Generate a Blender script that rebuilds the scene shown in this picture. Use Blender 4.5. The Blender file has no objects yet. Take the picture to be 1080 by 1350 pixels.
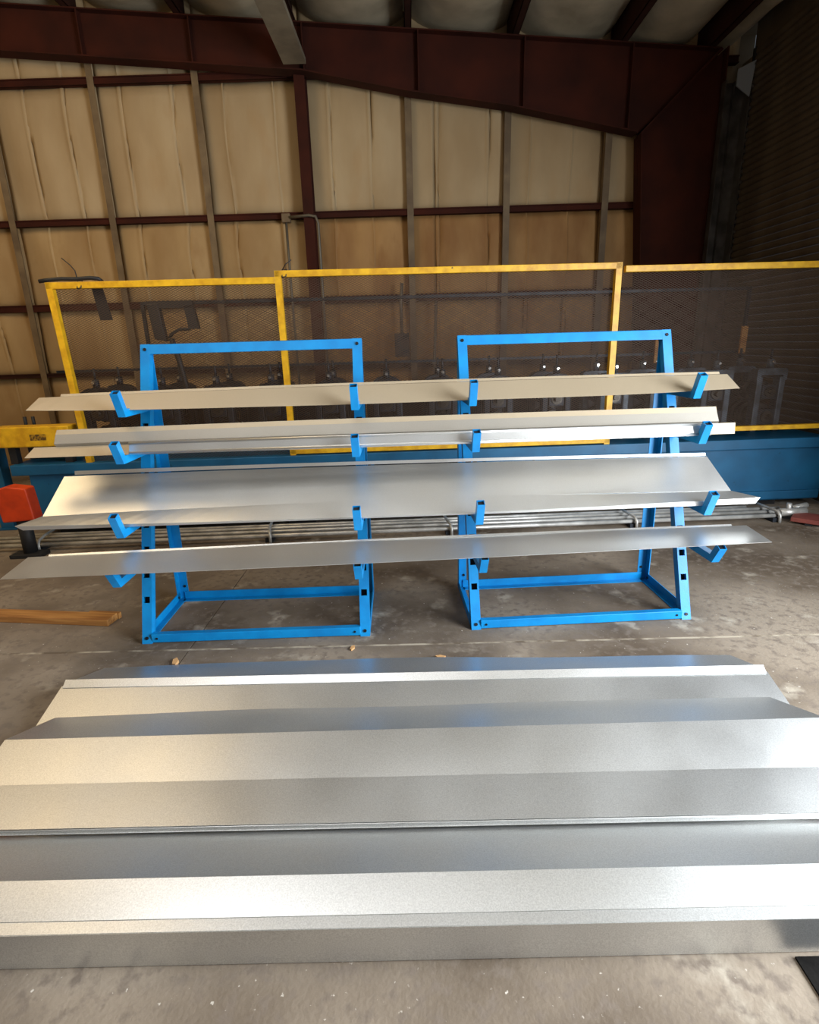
import bpy, math, random
from mathutils import Matrix, Vector
random.seed(7)
C = bpy.context.scene.collection
SC = bpy.context.scene

# ------------------------------------------------------------------ camera
F_PX = 742.48
cam_d = bpy.data.cameras.new('camera')
cam_d.sensor_fit = 'VERTICAL'; cam_d.sensor_height = 36.0
cam_d.lens = F_PX / 1350.0 * 36.0
cam_d.clip_start = 0.05; cam_d.clip_end = 200
cam = bpy.data.objects.new('camera', cam_d); C.objects.link(cam)
r = Vector((0.999614, 0.001155, -0.027760)); d = Vector((-0.026267, -0.286339, -0.957768)); f = Vector((-0.009055, 0.958128, -0.286198))
m = Matrix((r, -d, -f)).transposed().to_4x4(); m.translation = (0, 0, 1.504)
cam.matrix_world = m
SC.camera = cam

# ------------------------------------------------------------------ world, light, exposure
w = bpy.data.worlds.new('world'); SC.world = w; w.use_nodes = True
w.node_tree.nodes['Background'].inputs[0].default_value = (0.75, 0.85, 1.0, 1)
w.node_tree.nodes['Background'].inputs[1].default_value = 0.10
def area(name, loc, target, sx, sy, energy, col):
    l = bpy.data.lights.new(name, 'AREA'); l.shape = 'RECTANGLE'; l.size = sx; l.size_y = sy
    l.energy = energy; l.color = col
    o = bpy.data.objects.new(name, l); C.objects.link(o); o.location = loc
    o.rotation_euler = (Vector(target) - Vector(loc)).to_track_quat('-Z', 'Y').to_euler()
    return o
# daylight that comes in through the open loading door of the right hand wall
area('doorway_daylight', (3.78, 0.35, 1.65), (0.0, 0.45, 0.6), 2.8, 3.0, 650, (0.88, 0.94, 1.0))
# daylight through the large door opening behind the camera
area('front_daylight', (-0.6, -4.3, 2.3), (-0.8, 4, 1.6), 4.5, 3.4, 14, (1.0, 0.93, 0.84))
# added overhead fill to brighten the sheets; no roof panel is built
area('overhead_fill', (-0.3, 1.0, 4.85), (-0.3, 0.9, 0), 4.5, 1.4, 135, (0.97, 0.98, 1.0))
# unseen warm fill added for the left part of the back wall
area('warm_left_fill', (-3.6, 3.0, 4.5), (-4.2, 5.2, 1.5), 2.2, 2.2, 75, (1.0, 0.74, 0.42))
vs = SC.view_settings
vs.view_transform = 'Standard'; vs.look = 'None'; vs.gamma = 1.0; vs.use_curve_mapping = False
vs.exposure = 0.0

# ------------------------------------------------------------------ helpers
def S(c):                     # sRGB 0-255 to linear
    return tuple((v/255/12.92 if v/255 <= .04045 else ((v/255+.055)/1.055)**2.4) for v in c)
MATS = {}
def mat(name, col, rough=.5, metal=0.0, col2=None, scale=6.0, detail=4.0, lo=.35, hi=.65, bump=0.0, bscale=60.0, stretch=(1,1,1), rvar=0.0, spec=.5, extra=None):
    mt = bpy.data.materials.new(name); mt.use_nodes = True
    nt = mt.node_tree; N = nt.nodes; L = nt.links
    b = N['Principled BSDF']
    b.inputs['Roughness'].default_value = rough; b.inputs['Metallic'].default_value = metal
    b.inputs['Specular IOR Level'].default_value = spec
    b.inputs['Base Color'].default_value = (*col, 1)
    tc = N.new('ShaderNodeTexCoord'); mp = N.new('ShaderNodeMapping'); mp.inputs['Scale'].default_value = stretch
    L.new(tc.outputs['Object'], mp.inputs['Vector'])
    def noise(s, dt=4.0):
        n = N.new('ShaderNodeTexNoise'); n.inputs['Scale'].default_value = s; n.inputs['Detail'].default_value = dt
        L.new(mp.outputs[0], n.inputs['Vector']); return n.outputs['Fac']
    def ramp(x, a, c):
        q = N.new('ShaderNodeMapRange'); q.inputs[1].default_value = a; q.inputs[2].default_value = c
        L.new(x, q.inputs[0]); return q.outputs[0]
    def mix(fac, A, B):
        q = N.new('ShaderNodeMix'); q.data_type = 'RGBA'; L.new(fac, q.inputs[0])
        for s, v in ((q.inputs[6], A), (q.inputs[7], B)):
            if isinstance(v, tuple): s.default_value = (*v, 1)
            else: L.new(v, s)
        return q.outputs[2]
    out = col
    if col2 is not None:
        out = mix(ramp(noise(scale, detail), lo, hi), col, col2)
    for (c3, s3, l3, h3) in (extra or []):
        out = mix(ramp(noise(s3, 6.0), l3, h3), out, c3)
    if not isinstance(out, tuple): L.new(out, b.inputs['Base Color'])
    if rvar:
        q = N.new('ShaderNodeMapRange'); q.inputs[3].default_value = rough-rvar; q.inputs[4].default_value = rough+rvar
        L.new(noise(scale*1.7), q.inputs[0]); L.new(q.outputs[0], b.inputs['Roughness'])
    if bump:
        bn = N.new('ShaderNodeBump'); bn.inputs['Strength'].default_value = bump; bn.inputs['Distance'].default_value = .01
        L.new(noise(bscale), bn.inputs['Height']); L.new(bn.outputs[0], b.inputs['Normal'])
    MATS[name] = mt
    return mt

M_blue = mat('blue_paint', S((0,140,208)), .42, col2=S((0,124,192)), scale=9, bump=.05, bscale=140)
M_blk = mat('hollow_shade_black', (.006,.006,.007), .9)  # flat black for hollows, used in place of their shade
M_hole = mat('dark_steel_bolt', (.015,.016,.02), .45, .6)
M_yel = mat('yellow_paint', S((236,184,32)), .45, col2=S((205,150,22)), scale=14, extra=[(S((92,62,22)), 26, .70, .78)], bump=.1, bscale=90)
M_mesh = mat('blackened_mesh', S((78,58,42)), .7, 0)
M_bed = mat('teal_machine_paint', S((22,96,136)), .45, col2=S((16,80,116)), scale=3.5, extra=[(S((12,48,66)), 18, .68, .8)], rvar=.08)
M_dark = mat('dark_machine_steel', S((52,58,66)), .5, .55, col2=S((30,32,36)), scale=10)
M_backing = mat('dark_backing_steel', S((40,33,28)), .55, .2, col2=S((24,20,18)), scale=6)
M_grey = mat('grey_machine_steel', S((98,108,118)), .5, .5, col2=S((60,66,72)), scale=10)
M_roll = mat('roller_steel', S((92,88,82)), .35, .9, col2=S((40,36,32)), scale=12)
M_bolt = mat('bright_bolt', (.9,.9,.88), .22, 1.0)
M_rod = mat('bright_pipe', S((214,212,206)), .38, .45, col2=S((170,168,162)), scale=8)
M_org = mat('orange_paint', S((232,74,24)), .5, col2=S((200,58,18)), scale=8)
M_wood = mat('yellow_pine', S((196,142,78)), .65, col2=S((150,98,48)), scale=5, stretch=(.6,9,9), bump=.15, bscale=30)
M_stick = mat('worn_sticker_print', S((176,132,30)), .6, col2=S((84,58,20)), scale=40, lo=.42, hi=.55)
M_redwood = mat('red_plank_paint', S((140,72,62)), .6, col2=S((110,52,46)), scale=6)
M_brown = mat('red_oxide_steel', S((68,28,16)), .8, 0, col2=S((50,21,13)), spec=.2, scale=2.2, bump=.05)
M_purlin = mat('dark_purlin_steel', S((60,32,22)), .8, 0, col2=S((46,25,18)), spec=.2, scale=3)
M_strut = mat('tan_strut_paint', S((136,126,106)), .6, 0, col2=S((112,102,86)), scale=4)
M_stud = mat('tan_stud_steel', S((124,104,76)), .65, 0, col2=S((98,80,58)), scale=5)
M_ins = mat('insulation_facing', S((188,164,126)), .75, col2=S((168,142,104)), scale=1.6, stretch=(1,1,.45), extra=[(S((178,146,102)), 2.6, .58, .8)], bump=.25, bscale=9)
M_inslow = mat('stained_insulation_facing', S((180,140,88)), .75, col2=S((146,104,58)), scale=1.9, stretch=(1.2,1,.5), extra=[(S((140,96,50)), 3.4, .56, .76)], bump=.25, bscale=9)
M_insmid = mat('aged_insulation_facing', S((184,154,108)), .75, col2=S((162,130,86)), scale=1.8, stretch=(1,1,.5), extra=[(S((150,112,66)), 3.0, .58, .8)], bump=.25, bscale=9)
M_insroof = mat('roof_insulation_facing', S((200,186,158)), .7, col2=S((160,148,124)), scale=2.2, bump=.6, bscale=6)
M_door = mat('brown_shutter_paint', S((92,80,64)), .6, .1, col2=S((74,63,50)), scale=3)
M_guide = mat('grey_guide_steel', S((96,92,88)), .45, .5, col2=S((66,62,58)), scale=6)
M_plate = mat('pale_bracket_steel', S((150,156,164)), .5, .3)
M_side = mat('side_wall_sheet', S((150,132,104)), .7, col2=S((128,110,84)), scale=2)
M_floor = mat('stained_concrete', S((150,137,121)), .74, 0, col2=S((98,85,71)), scale=1.3, detail=12, lo=.38, hi=.62, spec=.3,
              extra=[(S((80,68,57)), .6, .52, .66), (S((176,166,150)), 4.5, .60, .72), (S((122,110,98)), 22, .50, .66), (S((204,196,184)), 55, .68, .74), (S((84,72,62)), 14, .70, .86)], bump=.16, bscale=70, rvar=.1)
M_dust = mat('joint_dust', S((180,168,148)), .9, col2=S((106,92,76)), scale=9, lo=.40, hi=.60)
M_black = mat('black_plastic', (.012,.012,.013), .6)
M_patch = mat('black_patch', (.006,.0055,.005), .9, col2=(.012,.011,.010), scale=20, bump=.2, spec=.08)
M_chip = mat('wood_chip', S((206,160,108)), .8)
M_cond = mat('grey_conduit', S((110,104,92)), .5, .4)
def galv(name, col, rough, metal, grain=.12):
    mt = bpy.data.materials.new(name); mt.use_nodes = True
    nt = mt.node_tree; N = nt.nodes; L = nt.links; b = N['Principled BSDF']
    b.inputs['Metallic'].default_value = metal
    tc = N.new('ShaderNodeTexCoord')
    n1 = N.new('ShaderNodeTexNoise'); n1.inputs['Scale'].default_value = 280; n1.inputs['Detail'].default_value = 2
    n2 = N.new('ShaderNodeTexNoise'); n2.inputs['Scale'].default_value = 2.2; n2.inputs['Detail'].default_value = 3
    for n in (n1, n2): L.new(tc.outputs['Object'], n.inputs['Vector'])
    a = N.new('ShaderNodeMapRange'); a.inputs[1].default_value = .3; a.inputs[2].default_value = .7
    a.inputs[3].default_value = 1-grain; a.inputs[4].default_value = 1.0; L.new(n1.outputs['Fac'], a.inputs[0])
    q = N.new('ShaderNodeMix'); q.data_type = 'RGBA'; q.blend_type = 'MULTIPLY'; q.inputs[0].default_value = 1
    q.inputs[6].default_value = (*col, 1); L.new(a.outputs[0], q.inputs[7]); L.new(q.outputs[2], b.inputs['Base Color'])
    rr = N.new('ShaderNodeMapRange'); rr.inputs[1].default_value = .3; rr.inputs[2].default_value = .7
    rr.inputs[3].default_value = rough-.05; rr.inputs[4].default_value = rough+.06
    L.new(n2.outputs['Fac'], rr.inputs[0]); L.new(rr.outputs[0], b.inputs['Roughness'])
    bn = N.new('ShaderNodeBump'); bn.inputs['Strength'].default_value = .06; bn.inputs['Distance'].default_value = .002
    L.new(n1.outputs['Fac'], bn.inputs['Height']); L.new(bn.outputs[0], b.inputs['Normal'])
    return mt
M_zinc = galv('dull_zinc_sheet', (.40,.37,.32), .5, .6, .06)
M_tan = galv('tan_primed_sheet', S((186,170,144)), .55, .35, .06)
M_galv = galv('galvalume_sheet', (.80,.81,.80), .385, .9, .22)
M_galv2 = galv('galvalume_rack_sheet', (.74,.74,.72), .38, .88, .07)

class MB:
    """collects verts and faces for one mesh"""
    def __init__(s): s.v = []; s.f = []; s.sm = []
    def add(s, vs, fs, smooth=False):
        o = len(s.v); s.v += [tuple(p) for p in vs]
        s.f += [tuple(i+o for i in q) for q in fs]; s.sm += [smooth]*len(fs); return s
    def box(s, a, b, M=None):
        (x0,y0,z0),(x1,y1,z1) = a, b
        vs = [Vector(p) for p in ((x0,y0,z0),(x1,y0,z0),(x1,y1,z0),(x0,y1,z0),(x0,y0,z1),(x1,y0,z1),(x1,y1,z1),(x0,y1,z1))]
        if M is not None: vs = [M @ p for p in vs]
        return s.add(vs, [(0,3,2,1),(4,5,6,7),(0,1,5,4),(1,2,6,5),(2,3,7,6),(3,0,4,7)])
    def cyl(s, p, q, r0, r1=None, n=12, cap=True):
        p = Vector(p); q = Vector(q); r1 = r0 if r1 is None else r1
        z = (q-p).normalized(); x = z.orthogonal().normalized(); y = z.cross(x)
        vs = []
        for c, rr in ((p, r0), (q, r1)):
            for k in range(n):
                t = 2*math.pi*k/n; vs.append(c + (x*math.cos(t)+y*math.sin(t))*rr)
        fs = [(k, (k+1)%n, n+(k+1)%n, n+k) for k in range(n)]
        s.add(vs, fs, True)
        if cap:
            o = len(s.v)-2*n
            s.f += [tuple(o+k for k in reversed(range(n))), tuple(o+n+k for k in range(n))]; s.sm += [False, False]
        return s
    def tube(s, pts, r, n=8):
        pts = [Vector(p) for p in pts]; vs = []; prev = None
        for i, p in enumerate(pts):
            t = (pts[min(i+1, len(pts)-1)] - pts[max(i-1, 0)]).normalized()
            x = t.orthogonal().normalized() if prev is None else (prev - t*prev.dot(t)).normalized()
            prev = x; y = t.cross(x)
            vs += [p + (x*math.cos(2*math.pi*k/n)+y*math.sin(2*math.pi*k/n))*r for k in range(n)]
        fs = []
        for i in range(len(pts)-1):
            fs += [(i*n+k, i*n+(k+1)%n, (i+1)*n+(k+1)%n, (i+1)*n+k) for k in range(n)]
        fs += [tuple(reversed(range(n))), tuple((len(pts)-1)*n+k for k in range(n))]
        return s.add(vs, fs, True)
    def prism(s, poly, y0, y1, axis='y'):
        n = len(poly)
        def P(a, b, y): return (a, y, b) if axis == 'y' else ((y, a, b) if axis == 'x' else (a, b, y))
        vs = [P(a, b, y0) for a, b in poly] + [P(a, b, y1) for a, b in poly]
        fs = [(k, (k+1)%n, n+(k+1)%n, n+k) for k in range(n)]
        fs += [tuple(reversed(range(n))), tuple(range(n, 2*n))]
        return s.add(vs, fs)
    def mesh(s, name, mt):
        me = bpy.data.meshes.new(name); me.from_pydata(s.v, [], s.f)
        me.polygons.foreach_set('use_smooth', s.sm)
        me.materials.append(mt); me.validate(); me.update()
        import bmesh
        if len(s.f) < 60000:
            bm = bmesh.new(); bm.from_mesh(me); bmesh.ops.recalc_face_normals(bm, faces=bm.faces); bm.to_mesh(me); bm.free()
        return me
    def build(s, name, mt, parent=None):
        o = bpy.data.objects.new(name, s.mesh(name, mt)); C.objects.link(o)
        if parent is not None: o.parent = parent
        return o
def tag(o, label=None, cat=None, group=None, kind=None):
    if label: o['label'] = label
    if cat: o['category'] = cat
    if group: o['group'] = group
    if kind: o['kind'] = kind
    return o
def empty(name, loc=(0,0,0), rz=0.0, label=None, cat=None, group=None, kind=None):
    o = bpy.data.objects.new(name, None); C.objects.link(o); o.location = loc; o.rotation_euler = (0,0,rz)
    o.empty_display_size = .1
    return tag(o, label, cat, group, kind)
def bevel(o, wd=.003, seg=2):
    b = o.modifiers.new('bevel', 'BEVEL'); b.width = wd; b.segments = seg; b.limit_method = 'ANGLE'; return o
def copy_tree(o, parent=None):
    c = o.copy(); C.objects.link(c); c.parent = parent
    for ch in list(o.children): copy_tree(ch, c)
    return c

# ------------------------------------------------------------------ floor: slabs with sawn joints
floor = empty('floor', kind='structure')
JX, JY = -1.20, 2.62
XS = [-7.2, -4.9, JX, 3.9]
YS = [-4.6, JY, 7.7]
for i in range(len(XS)-1):
    for j in range(len(YS)-1):
        g = .003; gy = .009
        MB().box((XS[i]+g, YS[j]+gy, -.15), (XS[i+1]-g, YS[j+1]-gy, 0)).build('slab', M_floor, floor)
MB().box((-7.2, JY-.009, -.15), (3.9, JY+.009, -.0008)).build('joint_filler', M_dust, floor)
MB().box((JX-.004, -4.6, -.15), (JX+.004, 7.7, -.006)).build('joint_filler', M_dust, floor)
MB().box((-4.904, -4.6, -.15), (-4.896, 7.7, -.006)).build('joint_filler', M_dust, floor)

# ------------------------------------------------------------------ back wall
WY = 7.5
wall = empty('wall_back', (0, WY, 0), kind='structure')
bays = [-7.05, -5.87, -4.70, -3.50, -2.33, -1.144, .042, 1.174, 2.334, 3.75]
rows = [0, 1.24, 2.05, 3.0, 4.42, 5.35]
def roofz(x): return 4.708 - .0797*x
for i in range(len(bays)-1):
    x0, x1 = bays[i], bays[i+1]
    seams = [random.uniform(.22,.38), random.uniform(.6,.85)]
    for j in range(len(rows)-1):
        z0, z1 = rows[j], rows[j+1]
        nz = 9; vs = []; fs = []; wx = x1-x0
        us = [q/22 for q in range(23)]
        for sm in seams: us += [sm+e/wx for e in (-.02, -.008, 0, .006, .012)]
        us = sorted(us); nx = len(us)-1
        for u in us:
            for b in range(nz+1):
                v = b/nz
                bul = .05*math.sin(math.pi*u)**.6*math.sin(math.pi*v)**.5 if 0 < u < 1 and 0 < v < 1 else 0
                for q, sm in enumerate(seams):
                    e = (u-sm)*wx + .006*math.sin(7*v+i+q)
                    bul += (.011 if e < .004 else -.010)*math.exp(-(e/.016)**2) if abs(e) < .05 else 0
                bul += .008*math.sin(9*u+3*i+5*v+j) + .006*math.sin(23*u+i*2+j*1.7+2*v)
                vs.append((x0+u*wx, -bul+.03, z0+v*(z1-z0)))
        for a in range(nx):
            for b in range(nz):
                k = a*(nz+1)+b; fs.append((k, k+nz+1, k+nz+2, k+1))
        o = MB().add(vs, fs, True).build('insulation_panel', M_inslow if j <= 2 and i >= 5 else (M_insmid if j <= 2 else M_ins), wall)
        so = o.modifiers.new('thick', 'SOLIDIFY'); so.thickness = .03; so.offset = 1
for x in bays[1:-1]:
    if abs(x+1.144) < .01: continue
    MB().box((x-.035, -.10, 0), (x-.005, -.02, roofz(x)-.05)).box((x-.035, -.105, 0), (x+.04, -.10, roofz(x)-.05)).build('stud', M_stud, wall)
for z, h in ((1.24, .05), (2.05, .08), (3.0, .068), (4.42, .072)):
    for i in range(len(bays)-1):
        x0, x1 = bays[i]+.03, bays[i+1]-.03
        MB().box((x0, -.085, z-h/2), (x1, -.075, z+h/2)).box((x0, -.10, z+h/2-.012), (x1, -.02, z+h/2)).box((x0,-.10,z-h/2),(x1,-.02,z-h/2+.012)).build('girt', M_brown if z > 1.5 else M_purlin, wall)
MB().box((-1.205, -.22, 0), (-1.085, -.205, 4.42)).box((-1.15, -.21, 0), (-1.135, -.06, 4.42)).box((-1.205, -.06, 0), (-1.085, -.05, 4.42)).build('mullion_column', M_brown, wall)
MB().box((-7.2, .05, 0), (3.95, .2, 5.4)).build('outer_sheeting', M_side, wall)

# rafter and right hand column (one welded frame)
fr = empty('rafter_frame', (0, 7.25, 0), kind='structure')
bot = [(-7.05, 4.867), (-4.385, 4.644), (-1.095, 4.369), (.065, 4.144), (1.143, 3.984), (2.575, 3.686)]
top = [(3.40, roofz(3.40)), (-7.05, roofz(-7.05))]
MB().prism(bot + [(2.62, 3.66)] + top[:1] + top[1:], -.006, .006).build('rafter_web', M_brown, fr)
fl = MB()
for (a, b), (c, e) in zip(bot[:-1], bot[1:]):
    fl.prism([(a, b-.014), (c, e-.014), (c, e), (a, b)], -.09, .09)
fl.build('bottom_flange', M_brown, fr)
MB().prism([(-7.05, roofz(-7.05)-.012), (3.4, roofz(3.4)-.012), (3.4, roofz(3.4)), (-7.05, roofz(-7.05))], -.09, .09).build('top_flange', M_brown, fr)
MB().prism([(2.90, 0), (3.46, 0), (3.46, roofz(3.4)), (2.6, 3.68)], -.006, .006).build('column_web', M_brown, fr)
MB().prism([(2.886, 0), (2.90, 0), (2.62, 3.66), (2.606, 3.66)], -.11, .11).build('column_flange', M_brown, fr)
MB().prism([(3.46, 0), (3.474, 0), (3.474, roofz(3.4)), (3.46, roofz(3.4))], -.11, .11).build('column_flange', M_brown, fr)
MB().prism([(2.60, 3.66), (2.62, 3.65), (3.42, roofz(3.4)-.02), (3.40, roofz(3.4))], -.09, -.006).build('knee_stiffener', M_brown, fr)
def botz(x):
    for (a, b), (c, e) in zip(bot[:-1], bot[1:]):
        if a <= x <= c: return b+(e-b)*(x-a)/(c-a)
    return 3.7
pur = [-5.87, -4.70, -3.53, -2.36, -1.17, .06, 1.2, 2.36, 3.3]
for x in pur[:-1]:
    MB().box((x+.10, -.085, botz(x+.1)), (x+.112, -.006, roofz(x+.1)-.012)).build('web_stiffener', M_brown, fr)

# ------------------------------------------------------------------ ceiling
ceil = empty('ceiling', kind='structure')
CY0, CY1 = -4.6, 7.62
MB().prism([(-7.2, roofz(-7.2)+.30), (3.95, roofz(3.95)+.30), (3.95, roofz(3.95)+.34), (-7.2, roofz(-7.2)+.34)], CY0, CY1).build('roof_deck', M_side, ceil)
for x in pur:
    z = roofz(x)
    MB().box((x-.035, CY0, z), (x-.028, CY1-.1, z+.29)).box((x-.035, CY0, z), (x+.04, CY1-.1, z+.008)).box((x+.033, CY0, z), (x+.04, CY1-.1, z+.04)).build('purlin', M_purlin, ceil)
edges = [-7.15] + pur + [3.75]
for i in range(len(edges)-1):
    x0, x1 = edges[i]+.045, edges[i+1]-.045
    nx, ny = 14, 40; vs = []; fs = []
    for a in range(nx+1):
        u = a/nx; x = x0+u*(x1-x0)
        for b in range(ny+1):
            y = CY0+(CY1-CY0)*b/ny
            s = math.sin(math.pi*u)**.75 if 0 < u < 1 else 0
            sag = (.17+.03*math.sin(y*2.1+i*2.3))*s + .012*math.sin(y*9+u*5+i)*s
            if y > 6.9: sag = sag*.9+.02*s
            vs.append((x, y, roofz(x)+.24-sag))
    for a in range(nx):
        for b in range(ny):
            k = a*(ny+1)+b; fs.append((k, k+1, k+ny+2, k+ny+1))
    MB().add(vs, fs, True).build('insulation_blanket', M_insroof, ceil)
# tan strut running from the rafter towards the front of the shop
MB().box((-1.27, CY0, 4.385), (-1.03, 7.10, 4.397)).box((-1.27, CY0, 4.397), (-1.26, 7.10, 4.62)).box((-1.04, CY0, 4.397), (-1.03, 7.10, 4.44)).build('strut', M_strut, ceil)

# ------------------------------------------------------------------ right wall with the closed roller shutter and the open doorway
RX = 3.72
wr = empty('wall_right', kind='structure')
MB().box((RX+.12, 7.12, 0), (RX+.22, 7.7, 4.42)).build('wall_sheet', M_side, wr)
MB().box((RX+.12, 2.2, 0), (RX+.22, 2.9, 4.42)).build('wall_sheet', M_side, wr)
MB().box((RX+.12, -2.8, 3.5), (RX+.22, 2.2, 4.42)).build('wall_sheet', M_side, wr)
MB().box((RX+.12, -4.6, 0), (RX+.22, -2.8, 4.42)).build('wall_sheet', M_side, wr)
door = empty('door_1', (RX, 0, 0), kind='structure')
sl = MB()
prof = [(0, 0), (-.012, .012), (-.017, .034), (-.012, .056), (0, .068), (.006, .068), (.006, 0)]
sl.prism([(a, b) for a, b in prof], 2.95, 7.06, 'y')
slm = sl.mesh('slat', M_door)
n = 62
for k in range(n):
    o = bpy.data.objects.new('slat', slm); C.objects.link(o); o.parent = door; o.location = (0, 0, .01+k*.0705)
# guides (vertical channels at the far edge)
MB().box((-.28, 7.07, 0), (-.27, 7.16, 4.1)).box((-.28, 7.15, 0), (-.02, 7.16, 4.1)).box((-.04, 7.02, 0), (-.03, 7.16, 4.1)).box((-.17,7.10,0),(-.16,7.15,4.1)).build('guide_rail', M_guide, door)
MB().box((-.02, 7.04, 0), (.05, 7.09, 4.38)).build('guide_channel', M_black, door)
MB().prism([(-.20, 4.02), (-.05, 3.92), (-.02, 4.25), (-.20, 4.17)], 7.0, 7.012).build('head_bracket', M_plate, door)
clip = MB()
for k in range(34): clip.box((-.034, 7.00, .9+k*.1), (-.018, 7.03, .93+k*.1))
tag(clip.build('wind_lock', M_guide, door), kind='stuff')
MB().box((.0, 2.95, 4.36), (.25, 7.1, 4.62)).build('shutter_hood', M_door, door)

wl = MB().box((-7.3, -4.6, 0), (-7.15, 7.7, 5.4)).build('wall_left', M_ins, None); tag(wl, kind='structure')
wf = empty('wall_front', kind='structure')
MB().box((-7.2, -4.75, 0), (-3.0, -4.6, 5.4)).build('wall_sheet', M_ins, wf)
MB().box((1.8, -4.75, 0), (3.95, -4.6, 5.4)).build('wall_sheet', M_ins, wf)
MB().box((-3.0, -4.75, 4.1), (1.8, -4.6, 5.4)).build('wall_sheet', M_ins, wf)

# conduit, boxes on the wall
cd = empty('conduit', (0, 7.25, 0), label='grey conduit with square junction box beside the brown wall column', cat='conduit')
MB().tube([(-1.43, .12, 2.93), (-1.43, .1, 2.4), (-1.43, .1, 2.0), (-1.42, .1, .4)], .014).build('drop_pipe', M_cond, cd)
MB().tube([(-1.38, .08, 2.965), (-1.14, .0, 2.965), (-1.06, -.0, 2.95), (-1.035, -.0, 2.88), (-1.035, .0, 2.2), (-1.035, .0, .6)], .016).build('bent_pipe', M_cond, cd)
bevel(MB().box((-1.475, .08, 2.915), (-1.375, .16, 3.01)).build('junction_box', M_stud, cd), .006)
eb = empty('electrical_box', (-.10, 7.36, 1.49), label='small dark electrical box on the wall under a vertical pipe', cat='electrical box')
bevel(MB().box((-.09, -.10, -.14), (.09, -.01, .14)).build('box_body', M_black, eb), .008)
MB().box((-.075, -.107, -.12), (.075, -.10, .12)).build('cover', M_dark, eb)
MB().tube([(0, -.05, .14), (0, -.05, .5), (.02, -.05, .72)], .02).build('pipe', M_cond, eb)
p2 = empty('wall_pipe', (.30, 7.36, .70), label='thin dark wall pipe next to the electrical box, behind the mesh', cat='pipe')
MB().tube([(0, -.04, .0), (0, -.04, .6), (.03, -.04, 1.3)], .018).build('pipe_run', M_cond, p2)
MB().box((-.03, -.06, .55), (.03, 0, .6)).build('clip', M_cond, p2)

# ------------------------------------------------------------------ roll forming machine (rotated a little against the wall)
AL = math.atan(.045); MO = (0, 4.74, 0)
cA, sA = math.cos(AL), math.sin(AL)
def W(u, v, z=0): return Vector((u*cA - v*sA, 4.74 + u*sA + v*cA, z))
UL, UR = -3.36, 3.66
bed = empty('machine_bed', W(0, 0), AL, 'long teal steel bed of the roll forming machine on the floor', 'machine')
BT = .625
bevel(MB().box((UL+.12, .03, .06), (UR, .95, BT-.05)).build('bed_body', M_bed, bed), .006)
bevel(MB().box((UL, -.005, BT-.09), (UR, .985, BT)).build('bed_lip', M_bed, bed), .008)
bevel(MB().box((UL+.16, .0, .075), (UR-.02, .03, .15)).build('bottom_flange', M_bed, bed), .006)
for u in (-2.3, -.35, 1.9):
    bevel(MB().box((u-.015, .005, .15), (u+.015, .03, BT-.09)).build('rib', M_bed, bed), .004)
for u in (-3.0, -1.0, 1.0, 3.2):
    MB().box((u-.12, .1, 0), (u+.12, .85, .06)).build('foot', M_black, bed)
MB().box((-.95, .012, .42), (.55, .0305, .52)).build('dark_opening_panel', M_black, bed)  # flat black panel painting the dark of an opening
bevel(MB().box((1.05, .008, .47), (1.38, .034, .53)).build('hatch', M_bed, bed), .004)
bevel(MB().box((.62, .008, .40), (1.0, .034, .53)).build('hatch', M_bed, bed), .004)
ep = empty('machine_post', W(UL-.30, .30, 0), AL, 'teal steel post standing on the floor past the open end of the bed', 'post')
bevel(MB().box((-.06, -.06, 0), (.06, .06, 1.36)).build('post_tube', M_bed, ep), .006)
bevel(MB().box((-.09, -.09, 0), (.09, .09, .012)).build('base_plate', M_bed, ep), .002)

# roller stations
def rot_part(name, fn, mt, par): return fn(MB()).build(name, mt, par)
def station(mt):
    root = empty('roll_station')
    for y0 in (.0, .46):
        for sx in (-1, 1):
            bevel(MB().box((sx*.105-.028, y0-.05, 0), (sx*.105+.028, y0+.05, .50)).build('side_leg', mt, root), .01)
        yk = MB().prism([(-.135, .50), (-.125, .545), (-.085, .575), (-.035, .585), (.035, .585), (.085, .575), (.125, .545), (.135, .50), (.077, .50), (.05, .525), (-.05, .525), (-.077, .50)], y0-.052, y0+.052)
        if mt is M_grey:
            yk = MB().prism([(-.14, .47), (-.14, .555), (-.125, .572), (-.05, .575), (.05, .575), (.125, .572), (.14, .555), (.14, .47), (.105, .47), (.10, .515), (-.10, .515), (-.105, .47)], y0-.052, y0+.052)
        yk.build('yoke', mt, root)
        MB().cyl((0, y0, .575), (0, y0, .655), .032, .028, 10).build('screw_boss', mt, root)
        MB().cyl((0, y0, .65), (0, y0, .745), .011, n=8).build('adjusting_screw', M_dark, root)
        MB().cyl((0, y0-.056, .63), (0, y0-.032, .63), .013, n=8).build('bolt', M_bolt, root)
        bevel(MB().box((-.07, y0-.045, .30), (.07, y0+.045, .43)).build('bearing_block', M_dark, root), .006)
        MB().cyl((0, y0-.06, .365), (0, y0-.04, .365), .05, n=14).build('bearing_cap', M_roll, root)
        MB().cyl((0, y0-.06, .14), (0, y0-.04, .14), .055, n=14).build('bearing_cap', M_roll, root)
        bevel(MB().box((-.077, y0-.045, .07), (.077, y0+.045, .21)).build('bearing_block', M_dark, root), .006)
    for z, rr in ((.365, .09), (.14, .11)):
        MB().cyl((0, -.1, z), (0, .56, z), .025, n=10).build('shaft', M_roll, root)
        q = MB()
        for a, b, k in ((.07, .14, 1), (.14, .2, .75), (.2, .27, 1.05), (.27, .33, .75), (.33, .4, 1)):
            q.cyl((0, a, z), (0, b, z), rr*k, n=16)
        q.build('roller', M_roll, root)
    return root
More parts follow.
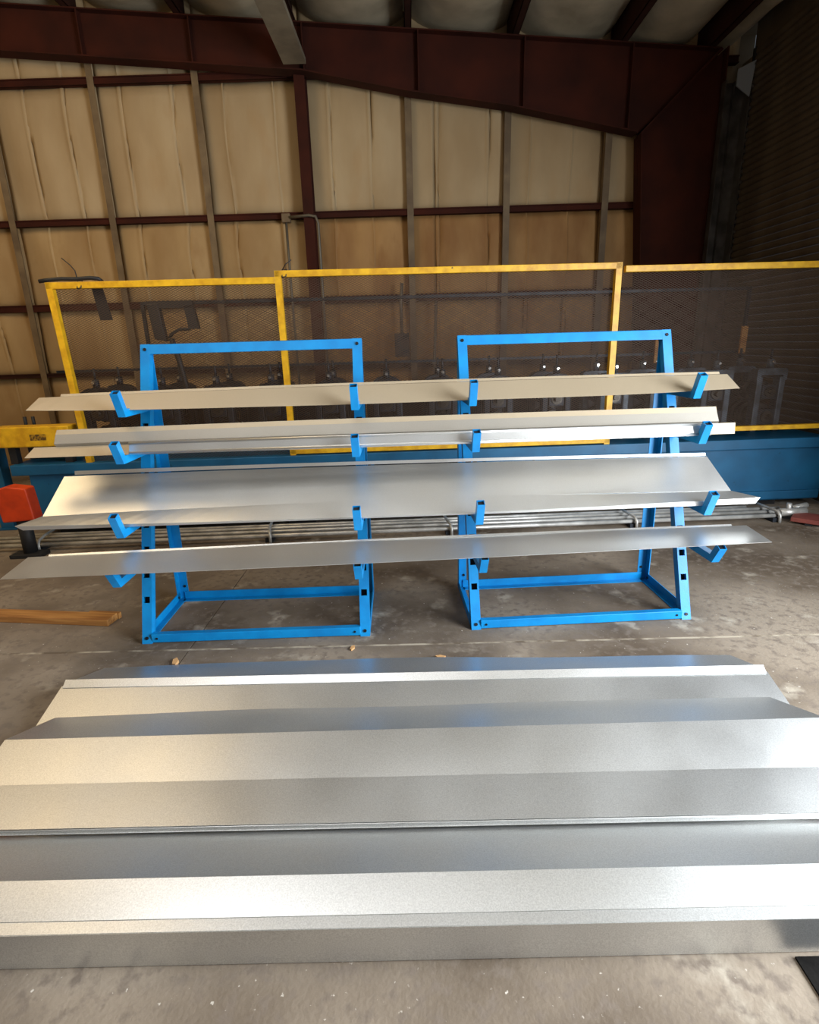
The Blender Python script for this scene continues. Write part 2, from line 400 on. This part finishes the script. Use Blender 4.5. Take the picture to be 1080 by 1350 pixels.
us = [-2.74, -2.17, -1.70, -1.22, -.71, -.20, .30, .80, 1.33, 1.86, 2.32, 2.80, 3.30]
dark_proto = grey_proto = None
words = 'first second third fourth fifth sixth seventh eighth ninth'.split()
for i, u in enumerate(us):
    grey = i >= 9
    if grey and grey_proto is None: o = grey_proto = station(M_grey)
    elif not grey and dark_proto is None: o = dark_proto = station(M_dark)
    else: o = copy_tree(grey_proto if grey else dark_proto)
    o.location = W(u, .42, BT); o.rotation_euler = (0, 0, AL)
    if grey: lab = 'lighter grey roller station on teal bed, %s of the four near the shutter' % words[i-9]
    else: lab = 'dark roller station with screw on the teal bed, %s counting from the orange box end' % words[i]
    tag(o, lab, 'roller station', 'roller stations along the machine bed')
dc = empty('dark_backing', W(0, .985, BT), AL, 'long dark backing plate added along the far side of the roller stations', 'backing plate')  # dark plate added behind the stations to darken the view between them
for k in range(5):
    ua = -2.95 + k*1.27
    bevel(MB().box((ua+.004, .0, 0), (ua+1.266, .016, .50)).build('backing_panel', M_backing, dc), .003)
    bevel(MB().box((ua+.56, -.008, .22), (ua+.70, .0, .25)).build('pull_handle', M_dark, dc), .002)
# forming track: strips and guide bars among the stations
tk = empty('entry_guide', W(-3.16, .42, BT), AL, 'dark steel entry guide with upright pins at the open end of the bed', 'machine guide')
bevel(MB().box((-.20, -.14, 0), (.20, .3, .20)).build('guide_block', M_black, tk), .01)
MB().box((-.40, -.12, .20), (.20, .22, .235)).build('guide_table', M_roll, tk)
for k, u in enumerate((-.22, -.15)):
    MB().cyl((u, -.05, .235), (u, -.05, .36), .014, n=8).build('guide_pin', M_black, tk)
MB().cyl((-.19, -.20, .20), (-.12, -.20, .20), .065, n=16).build('motor_drum', M_black, tk)
yb = empty('yellow_guard', W(-3.10, .06, BT), AL, 'scuffed yellow sheet metal guard box at the open end of the bed', 'guard')
bevel(MB().box((-.34, -.05, .145), (.27, .10, .315)).build('guard_shell', M_yel, yb), .01)
MB().box((-.05, -.0515, .20), (.08, -.0495, .25)).build('worn_sticker', M_stick, yb)
for u in (-.25, .2):
    MB().box((u-.03, 0, 0), (u+.03, .06, .15)).build('bracket', M_black, yb)

# front mesh guard panels
def mesh_grid(w, h, lw, sw, t, y):
    mb = MB(); vs = []; fs = []
    nx = int(w/lw); nz = int(h/(sw/2))
    lw = w/nx; dz = h/nz
    def P(i, j): return (i*lw/2, j*dz)      # node where strands cross when i+j even
    t2 = t/2
    for j in range(nz):
        for i in range(2*nx):
            if (i+j) % 2 == 0: a, b = P(i, j), P(i+1, j+1)
            else: a, b = P(i+1, j), P(i, j+1)
            o = len(vs)
            dx, dy = b[0]-a[0], b[1]-a[1]; ln = math.hypot(dx, dy); nx_, nz_ = -dy/ln*t2, dx/ln*t2
            vs += [(a[0]-nx_, y-.0015, a[1]-nz_), (b[0]-nx_, y+.0015, b[1]-nz_), (b[0]+nx_, y+.0015, b[1]+nz_), (a[0]+nx_, y-.0015, a[1]+nz_)]
            fs.append((o, o+1, o+2, o+3))
    return mb.add(vs, fs)
def panel(name, u0, u1, z0, z1, v, label, bottom, group, mt=M_yel, lw=.034, sw=.017, t=.0028, lean=0.0, rail=.048, posts=(True, True), name_mesh='mesh'):
    root = empty(name, W(u0, v, BT), AL, label, 'mesh guard', group)
    wd = u1-u0; zb = z0-BT; zt = z1-BT; k = rail
    def sh(z): return -lean*(1 - (z)/(zt))
    if posts[0]:
        MB().prism([(sh(0), 0), (sh(0)+k, 0), (k, zt), (0, zt)], -k/2, k/2).build('post', mt, root)
    if posts[1]:
        MB().prism([(wd-k, 0), (wd, 0), (wd, zt), (wd-k, zt)], -k/2, k/2).build('post', mt, root)
    bevel(MB().box((0, -k/2, zt-k), (wd, k/2, zt)).build('top_rail', mt, root), .003)
    if bottom: bevel(MB().box((0, -k/2, zb), (wd, k/2, zb+k*.8)).build('bottom_rail', mt, root), .003)
    g = mesh_grid(wd, zt-max(zb, 0), lw, sw, t, 0).build(name_mesh, M_mesh, root)
    g.location = (0, k/2+.004, max(zb, 0)); tag(g, kind='stuff')
    return root
G1 = 'yellow framed mesh guards along the machine'
p1 = panel('mesh_guard', -2.79, -1.04, BT, 2.03, .04, 'yellow framed mesh guard with black strap hanging over its top rail', False, G1, lean=-.05, posts=(True, False))
p2_ = panel('mesh_guard', -1.04, 1.70, BT+.01, 2.075, .04, 'widest yellow framed mesh guard, standing behind both blue racks', True, G1)
p3 = panel('mesh_guard', 1.73, 3.70, .70, 2.05, .04, 'yellow framed mesh guard reaching to the dark roller shutter', True, G1, posts=(False, True))
# rear dark mesh guard
rg = panel('rear_mesh_guard', -2.50, 3.42, BT+.3, 1.95, 1.05, 'dark unpainted mesh guard on the far side of the machine', False, None, M_dark, .05, .024, .0042, rail=.03)
MB().box((-.9, -.01, 1.336-BT-.012), (5.92, .01, 1.336-BT+.012)).build('middle_rail', M_dark, rg)
# strap and tie wires
st = empty('black_strap', W(-2.79, .04, 2.03), AL, 'black rubber strap lying on the yellow top rail, end hanging down', 'strap')
MB().tube([(-.05, 0, .012), (.02, 0, .02), (.12, 0, .026), (.22, 0, .022), (.34, 0, .028), (.40, 0, .02), (.41, .035, .0)], .015, 10).build('strap_roll', M_black, st)
MB().prism([(.31, -.03), (.39, -.03), (.43, -.28), (.335, -.28)], .05, .062).build('hanging_end', M_black, st)
def wire(pts, label):
    o = empty('tie_wire', W(*pts[0]), AL, label, 'wire')
    a = Vector(pts[0]); MB().tube([Vector(p)-a for p in pts], .004, 6).build('wire', M_black, o)
    MB().tube([Vector((.0, -.03, -.055)), Vector((.03, -.032, -.05)), Vector((.035, 0, .004)), Vector((0, .0, .004)), Vector((0,-.03,-.055))], .004, 6).build('loop', M_black, o)
wire([(-2.55, .04, 2.035), (-2.552, .03, 2.11), (-2.58, .03, 2.15), (-2.63, .02, 2.20)], 'bent tie wire sticking up beside the black strap')
wire([(-.98, .04, 2.08), (-.95, .03, 2.12), (-.90, .02, 2.15)], 'short tie wire twisted on the corner where two yellow frames meet')
# pendant arm hanging behind the mesh
pa = empty('control_arm', W(-2.16, .66, BT), AL, 'black control arm standing up behind the mesh beside a blue rack', 'control arm')
MB().tube([(.14, 0, 0), (.13, 0, .45), (.08, 0, .80), (.04, 0, .98)], .026, 8).build('stem', M_black, pa)
bevel(MB().prism([(-.10, .98), (.0, .96), (-.03, 1.28), (-.13, 1.28)][::1], -.03, .05).build('arm_box', M_black, pa), .008)
MB().box((-.13, -.02, 1.24), (.27, .04, 1.30)).build('cross_arm', M_black, pa)
MB().prism([(.21, 1.06), (.30, 1.06), (.27, 1.26), (.19, 1.26)], -.02, .04).build('end_plate', M_black, pa)
MB().tube([(.02, 0, .99), (.06, 0, 1.03), (.12, 0, 1.06), (.20, 0, 1.06), (.26, 0, 1.09)], .014, 8).build('cable', M_black, pa)
for (u, z0, z1, lab) in ((2.50, 1.25, 1.47, 'short tan strip fixed to the far mesh, behind the blue rack corner'), (3.36, 1.32, 1.58, 'taller tan strip fixed to the far mesh near the shutter')):
    o = empty('tan_strip', W(u, .97, z0), AL, lab, 'slat')  # upright tan strip with one screw, in front of the far mesh
    bevel(MB().box((-.03, -.012, 0), (.03, .012, z1-z0)).build('strip_board', M_wood, o), .003)
    MB().cyl((0, -.016, .02), (0, -.012, .02), .008, n=8).build('screw', M_bolt, o)

# pipes on the floor in front of the bed
pr_ = empty('pipe_run', (0, 4.35, 0), AL*.95, 'bundle of long bright steel pipes lying along the foot of the teal bed', 'pipes')
for v, z, rr, a, b in ((.0, .05, .017, -3.7, 3.05), (.09, .055, .015, -3.7, 3.1), (.165, .06, .015, -3.6, 3.15), (.235, .06, .012, -3.3, 2.9)):
    MB().cyl((a, v, z), (b, v+.01, z), rr, n=10).build('pipe', M_rod, pr_)
for u in (-3.0, -1.18, .28, 1.80, 3.0):
    MB().box((u-.03, -.02, 0), (u+.03, .26, .035)).build('saddle', M_dark, pr_)
    MB().tube([(u-.02, .25, .095), (u-.01, .1, .095), (u+.01, -.01, .09), (u+.015, -.035, .06), (u+.015, -.038, .0)], .012, 8).build('clamp', M_rod, pr_)
MB().cyl((3.06, .05, .06), (3.30, .07, .06), .035, n=10).cyl((3.14, .05, .06), (3.14, .05, .14), .02, n=8).cyl((3.22,.12,.07),(3.36,.14,.09),.025,n=8).build('valve', M_rod, pr_)

# orange box on stand
ob = empty('orange_box', (-3.025, 4.115, 0), AL, 'orange box on a black stand at the end of the teal bed', 'box')
bevel(MB().prism([(-.10, .285), (.14, .30), (.12, .545), (-.02, .565), (-.13, .535)], -.05, .07).build('box_shell', M_org, ob), .012, 3)
MB().cyl((.02, .01, 0), (.02, .01, .30), .05, n=12).build('stand_post', M_black, ob)
bevel(MB().box((-.10, -.07, 0), (.14, .055, .03)).build('stand_foot', M_black, ob), .004)

# lumber and plank
lb = empty('wooden_board', (-2.40, 3.03, 0), -.125, 'length of yellow pine lumber on the floor beside the blue rack', 'board')
bevel(MB().box((-.9, -.05, 0), (.64, .045, .04)).build('board', M_wood, lb), .004)
MB().box((.45, .045, .0), (.645, .07, .035)).build('split_end', M_wood, lb)
rp = empty('red_plank', (3.38, 4.30, 0), -.72, 'red painted plank on the floor by the roller shutter', 'plank')
bevel(MB().box((-.30, -.11, .02), (.45, .11, .055)).build('plank', M_redwood, rp), .004)
MB().box((-.2, -.1, 0), (-.15, .1, .02)).box((.3, -.1, 0), (.35, .1, .02)).build('batten', M_black, rp)
rm = MB().box((.925, .25, 0), (2.1, 1.035, .006)).build('dark_floor_patch', M_patch); tag(rm, 'thin black patch on the floor at the near corner of the bent sheets', 'mat')  # thin near-black sheet on the floor beside the nearest bent sheet
chips = [(-1.22, 2.49, .02, 'brown wood chip on the floor by the near sheet ridge'), (-.34, 2.59, .014, 'pale wood splinter on the floor line between the racks'), (.11, 2.48, .016, 'tan wood chip beside the rear edge of the floor sheet')]
for x, y, s, lab in chips:
    o = MB().prism([(-s*1.6, -s*.4), (s*.2, -s*.8), (s*1.7, -s*.1), (s*.9, s*.7), (-s*1.1, s*.5)], 0, s*.7, 'z').build('wood_chip', M_chip)
    o.location = (x, y, 0); o.rotation_euler = (0, 0, random.uniform(0, 3)); tag(o, lab, 'wood chip', 'chips on the floor')

# ------------------------------------------------------------------ blue racks
WR, DR, HR = 1.22, .553, 1.541
phi = math.atan(DR/HR); LP = HR/math.cos(phi)
def tilt(u): # local frame of a front post: x = u, y = depth behind the face, z = along the post
    return Matrix.Translation((u, 0, 0)) @ Matrix.Rotation(-phi, 4, 'X')
HOOK = [(.155, 1.19, .105, 1.308), (.055, .97, .008, 1.072), (-.07, .625, -.122, .742), (-.185, .413, -.238, .500)]
def hook(u, ve, ze, vt, zt):
    """square tube arm going out from the post, then turned up; end left open"""
    t = .038; mb = MB()
    vp = .359*(ze+.019) + .01
    e_in = Vector((0, ve, ze)); tt = (Vector((0, vt, zt)) - e_in); nrm = Vector((0, -tt.z, tt.y)).normalized(); 
    if nrm.y < 0: nrm = -nrm
    a = Vector((0, ve, ze)); b = Vector((0, vt, zt)); c = b + nrm*t
    # inner corner: line parallel to tip offset t meets z = ze+t
    k = (ze+t - (a+nrm*t).z)/tt.z; e2 = (a+nrm*t) + tt*k
    pl = [(vp, ze), (ve, ze), (vt, zt), (c.y, c.z), (e2.y, e2.z), (vp, ze+t)]
    x0, x1 = u-t/2, u+t/2
    vs = [(x0, y, z) for y, z in pl] + [(x1, y, z) for y, z in pl]
    fs = [(0,1,2,3,4,5), (11,10,9,8,7,6), (0,6,7,1), (1,7,8,2), (3,9,10,4), (4,10,11,5), (5,11,6,0)]
    # sides and the open end with walls
    w_ = .003; dn = tt.normalized(); ins = []
    B = [Vector((x0,)+pl[2]), Vector((x1,)+pl[2]), Vector((x1,)+pl[3]), Vector((x0,)+pl[3])]
    cen = sum(B, Vector())/4
    I = [cen + (p-cen)*(1-2*w_/t) for p in B]; J = [p - dn*.05 for p in I]
    o = len(vs); vs += B + I + J
    for k in range(4):
        k2 = (k+1) % 4
        fs.append((o+k, o+k2, o+4+k2, o+4+k)); fs.append((o+4+k, o+4+k2, o+8+k2, o+8+k))
    mb.add(vs, fs)
    plug = MB().add([p + dn*.042 for p in J], [(0,1,2,3)])  # black face just inside the tube mouth stands in for its shade
    return mb, plug
def rack(loc, rz, label):
    root = empty('blue_rack', loc, rz, label, 'rack', 'blue steel A-frame racks')
    for u, sx in ((.025, 1), (WR-.025, -1)):
        T = tilt(u); mb = MB(); hw = .026; holes = [ .10+.135*k for k in range(1, 9)]
        zs = [.05]
        mb.box((-hw, 0, 0), (-.016, .004, LP), T); mb.box((.016, 0, 0), (hw, .004, LP), T)
        prev = .0
        for h in holes:
            mb.box((-.016, 0, prev), (.016, .004, h-.017), T); prev = h+.017
        mb.box((-.016, 0, prev), (.016, .004, LP), T)
        mb.box((-hw, .004, 0), (-hw+.004, .048, LP), T); mb.box((hw-.004, .004, 0), (hw, .048, LP), T)
        mb.box((-hw, .044, 0), (hw, .048, LP), T)
        mb.build('front_post', M_blue, root)
        MB().box((-.02, .030, .02), (.02, .034, LP-.02), T).build('hole_shade_strip', M_blk, root)  # black strip inside the post painting the holes dark
        # rear leg: angle iron, upright
        o = u - sx*.026
        q = MB().box((o if sx > 0 else o-.055, DR+.012, 0), (o+.055 if sx > 0 else o, DR+.017, HR-.05))
        q.box((o if sx > 0 else o-.005, DR-.035, .0), (o+.005 if sx > 0 else o, DR+.017, HR-.16)); q.build('rear_leg', M_blue, root)
        # side rail: angle iron
        q = MB().box((o if sx > 0 else o-.005, .02, .0), (o+.005 if sx > 0 else o, DR, .05)).box((o if sx > 0 else o-.04, .02, .0), (o+.04 if sx > 0 else o, DR, .005))
        q.build('side_rail', M_blue, root)
        for (v, z) in ((.04, .025), (DR-.03, .025)):
            MB().cyl((o+sx*.005, v, z), (o+sx*.010, v, z), .008, n=8).build('bolt', M_hole, root)
        for z in (.04, .085):
            MB().cyl((u+sx*.01, DR+.012, z), (u+sx*.01, DR+.007, z), .008, n=8).build('bolt', M_hole, root)
        for l in (.03, LP-.03):
            MB().cyl(T @ Vector((0, 0, l)), T @ Vector((0, -.005, l)), .009, n=8).build('bolt', M_hole, root)
        for hk in HOOK:
            mb, plug = hook(u, *hk)
            a = mb.build('hook_arm', M_blue, root); plug.build('mouth_shade', M_blk, a)
    bevel(MB().box((.05, .004, .004), (WR-.05, .04, .052)).build('front_rail', M_blue, root), .003)
    MB().box((.03, DR+.005, 0), (WR-.03, DR+.010, .05)).box((.03, DR-.035, 0), (WR-.03, DR+.010, .005)).build('rear_rail', M_blue, root)
    T = tilt(0)
    bevel(MB().box((.05, 0, LP-.056), (WR-.05, .005, LP), T).box((.05, 0, LP-.005), (WR-.05, .045, LP), T).build('top_rail', M_blue, root), .002)
    for u in (.08, WR-.08):
        MB().cyl((u, .004, .028), (u, .0, .028), .006, n=8).build('bolt', M_hole, root)
    return root
rack((-1.478, 2.690, 0), .0224, 'blue steel A-frame rack next to the pine lumber')
rack((.295, 2.756, 0), .0512, 'blue steel A-frame rack nearest the roller shutter')

# ------------------------------------------------------------------ bent sheet metal trims
def leaf(name, A, B, mt, parent, sag=(0, 0), th=.0016, n=40, wob=0.0, seed=0):
    """strip between line A (left to right pair) and line B; sag bows each line down at mid span"""
    org = parent.location
    A0, A1 = (Vector(p)-org for p in A); B0, B1 = (Vector(p)-org for p in B)
    vs = []; fs = []
    nrm = ((A1-A0).cross(B0-A0)).normalized()*th
    for k in range(n+1):
        t = k/n; s = 4*t*(1-t)
        wv = wob*(math.sin(t*9+seed)+.6*math.sin(t*17+seed*2))
        a = A0.lerp(A1, t) - Vector((0, 0, sag[0]*s + wv)); b = B0.lerp(B1, t) - Vector((0, 0, sag[1]*s))
        vs += [a, b, b-nrm, a-nrm]
    for k in range(n):
        o = 4*k; fs += [(o+e, o+(e+1) % 4, o+4+(e+1) % 4, o+4+e) for e in range(4)]
    fs += [(3,2,1,0), (4*n, 4*n+1, 4*n+2, 4*n+3)]
    return MB().add(vs, fs).build(name, mt, parent)
def X(x0, y0, z0, x1, y1, z1): return ((x0, y0, z0), (x1, y1, z1))
def trim(label, loc, group): return empty('sheet_metal_trim', loc, 0, label, 'sheet metal', group)
GR = 'galvanised trims resting on the rack hooks'; GF = 'bent galvanised sheets lying on the floor'
# level 1 (top)
t = trim('narrow tan sheet metal trim on the topmost row of blue hooks', (-.15, 2.95, 1.232), GR)
fr_, rd = X(-1.955, 2.875, 1.234, 1.715, 3.005, 1.234), X(-1.94, 2.978, 1.288, 1.70, 3.115, 1.300)
leaf('front_flange', fr_, rd, M_tan, t, (.02, -.008), wob=.002)
leaf('rear_flange', rd, X(-1.94, 3.08, 1.235, 1.70, 3.19, 1.24), M_tan, t, (-.008, 0))
leaf('hem', X(-1.83, 2.981, 1.290, 1.66, 3.116, 1.302), X(-1.83, 2.991, 1.302, 1.66, 3.126, 1.314), M_tan, t, (-.008, -.008))
# level 2
t = trim('dull trough shaped metal trim at the back of the second row of hooks', (-.15, 2.9, 1.01), GR)
c1 = X(-1.82, 2.862, 1.108, 1.60, 2.985, 1.116)
leaf('rear_upstand', X(-1.82, 2.880, 1.130, 1.60, 3.000, 1.142), c1, M_tan, t, (-.006, -.006))
f1 = X(-1.82, 2.835, 1.066, 1.60, 2.955, 1.072)
leaf('sloped_flange', c1, f1, M_zinc, t, (-.006, .0))
leaf('bottom_return', f1, X(-1.82, 2.88, 1.011, 1.60, 2.99, 1.013), M_zinc, t, (.0, 0))
t = trim('flat tan metal strip sticking out at both ends of the second row', (-.15, 2.85, 1.01), GR)
leaf('front_flange', X(-1.94, 2.768, 1.011, 1.665, 2.908, 1.014), X(-1.93, 2.842, 1.050, 1.665, 2.915, 1.068), M_tan, t)
leaf('bottom_flange', X(-1.94, 2.768, 1.011, 1.665, 2.908, 1.014), X(-1.94, 2.83, 1.010, 1.665, 2.97, 1.012), M_tan, t)
t = trim('bright galvanised strip with two shiny beads at the front of the second row', (.05, 2.82, 1.01), GR)
a0, a1 = X(-1.42, 2.795, 1.065, 1.53, 2.893, 1.068), X(-1.42, 2.784, 1.012, 1.53, 2.886, 1.012)
leaf('front_flange', a0, a1, M_galv2, t, (0, .004))
MB().tube([Vector(a0[0])-t.location, Vector(a0[1])-t.location], .008, 8).build('bead', M_galv2, t)
MB().tube([Vector(a1[0])-t.location+Vector((0, 0, .006)), Vector(a1[1])-t.location+Vector((0, 0, .006))], .008, 8).build('bead', M_galv2, t)
# level 3
t = trim('widest galvanised trim with tall back panel on the third row of hooks', (-.1, 2.85, .665), GR)
cr = X(-1.90, 2.748, .710, 1.66, 2.86, .718)
tp = X(-1.885, 2.965, .868, 1.60, 3.03, .870)
leaf('back_panel', tp, cr, M_galv2, t, (-.008, -.02))
leaf('front_flange', cr, X(-1.985, 2.655, .690, 1.77, 2.785, .700), M_galv2, t, (-.02, .022), wob=.002)
leaf('front_lip', X(-1.985, 2.655, .690, 1.77, 2.785, .700), X(-1.95, 2.657, .668, 1.75, 2.787, .668), M_galv2, t, (.022, .002))
leaf('hem', X(-1.83, 2.970, .876, 1.59, 3.026, .876), X(-1.83, 2.975, .896, 1.59, 3.030, .890), M_galv2, t, (-.008, -.008))
# level 4
t = trim('single dull galvanised strip lying over the lowest row of hooks', (-.1, 2.55, .53), GR)
q0 = X(-1.90, 2.578, .553, 1.715, 2.775, .553)
leaf('top_flange', q0, X(-1.895, 2.365, .528, 1.735, 2.585, .530), M_galv2, t, (-.006, .008), wob=.002, seed=2)
leaf('rear_flange', q0, X(-1.90, 2.62, .452, 1.715, 2.80, .452), M_galv2, t, (-.006, 0))
leaf('hem', X(-1.80, 2.579, .555, 1.64, 2.772, .555), X(-1.80, 2.588, .562, 1.64, 2.782, .562), M_galv2, t, (-.006, -.006))

# floor sheets
t = trim('ridge shaped galvanised sheet on the floor nearest the blue racks', (0, 2.1, 0), GF)
rg1 = X(-1.565, 2.165, .106, 1.50, 2.150, .107)
leaf('rear_slope', X(-1.56, 2.455, .008, 1.51, 2.42, .012), rg1, M_galv, t, (-.016, 0), wob=.004, seed=1)
lp0, lp1 = X(-1.56, 2.170, .124, 1.495, 2.155, .125), X(-1.56, 2.138, .103, 1.495, 2.123, .103)
leaf('hem', lp0, lp1, M_galv, t)
leaf('front_slope', X(-1.57, 2.150, .103, 1.505, 2.135, .103), X(-1.57, 1.82, .012, 1.505, 1.81, .008), M_galv, t)
t = trim('middle galvanised ridge sheet on the floor, overlapping the far one', (0, 1.7, .06), GF)
rg2 = X(-1.53, 1.745, .147, 1.46, 1.735, .170)
leaf('rear_slope', X(-1.50, 1.975, .070, 1.435, 1.995, .072), rg2, M_galv, t, (-.012, 0), wob=.003, seed=3)
c2 = X(-1.53, 1.565, .105, 1.46, 1.560, .112)
leaf('upper_front_slope', rg2, c2, M_galv, t)
e2 = X(-1.53, 1.402, .082, 1.46, 1.400, .084)
leaf('lower_front_slope', c2, e2, M_galv, t)
leaf('front_lip', X(-1.53, 1.401, .080, 1.46, 1.399, .082), X(-1.53, 1.408, .068, 1.46, 1.406, .069), M_galv, t)
leaf('hem', X(-1.53, 1.412, .067, 1.46, 1.410, .068), X(-1.53, 1.3985, .063, 1.46, 1.3965, .064), M_galv, t)
t = trim('galvanised sheet nearest the camera with upright front face on the floor', (0, 1.2, 0), GF)
r3 = X(-1.60, 1.163, .151, 1.50, 1.165, .153)
leaf('rear_slope', X(-1.60, 1.46, .026, 1.50, 1.46, .026), r3, M_galv, t)
k3 = X(-1.60, 1.068, .1265, 1.50, 1.073, .1275); h3 = X(-1.60, 1.039, .1195, 1.50, 1.046, .1205)
leaf('front_slope', r3, k3, M_galv, t)
leaf('front_hem', X(-1.60, 1.068, .1245, 1.50, 1.073, .1255), h3, M_galv, t)
leaf('rear_return', X(-1.60, 1.46, .026, 1.50, 1.46, .026), X(-1.60, 1.455, .002, 1.50, 1.455, .002), M_galv, t)
leaf('front_face', h3, X(-1.60, 1.043, .003, 1.50, 1.051, .003), M_galv, t)
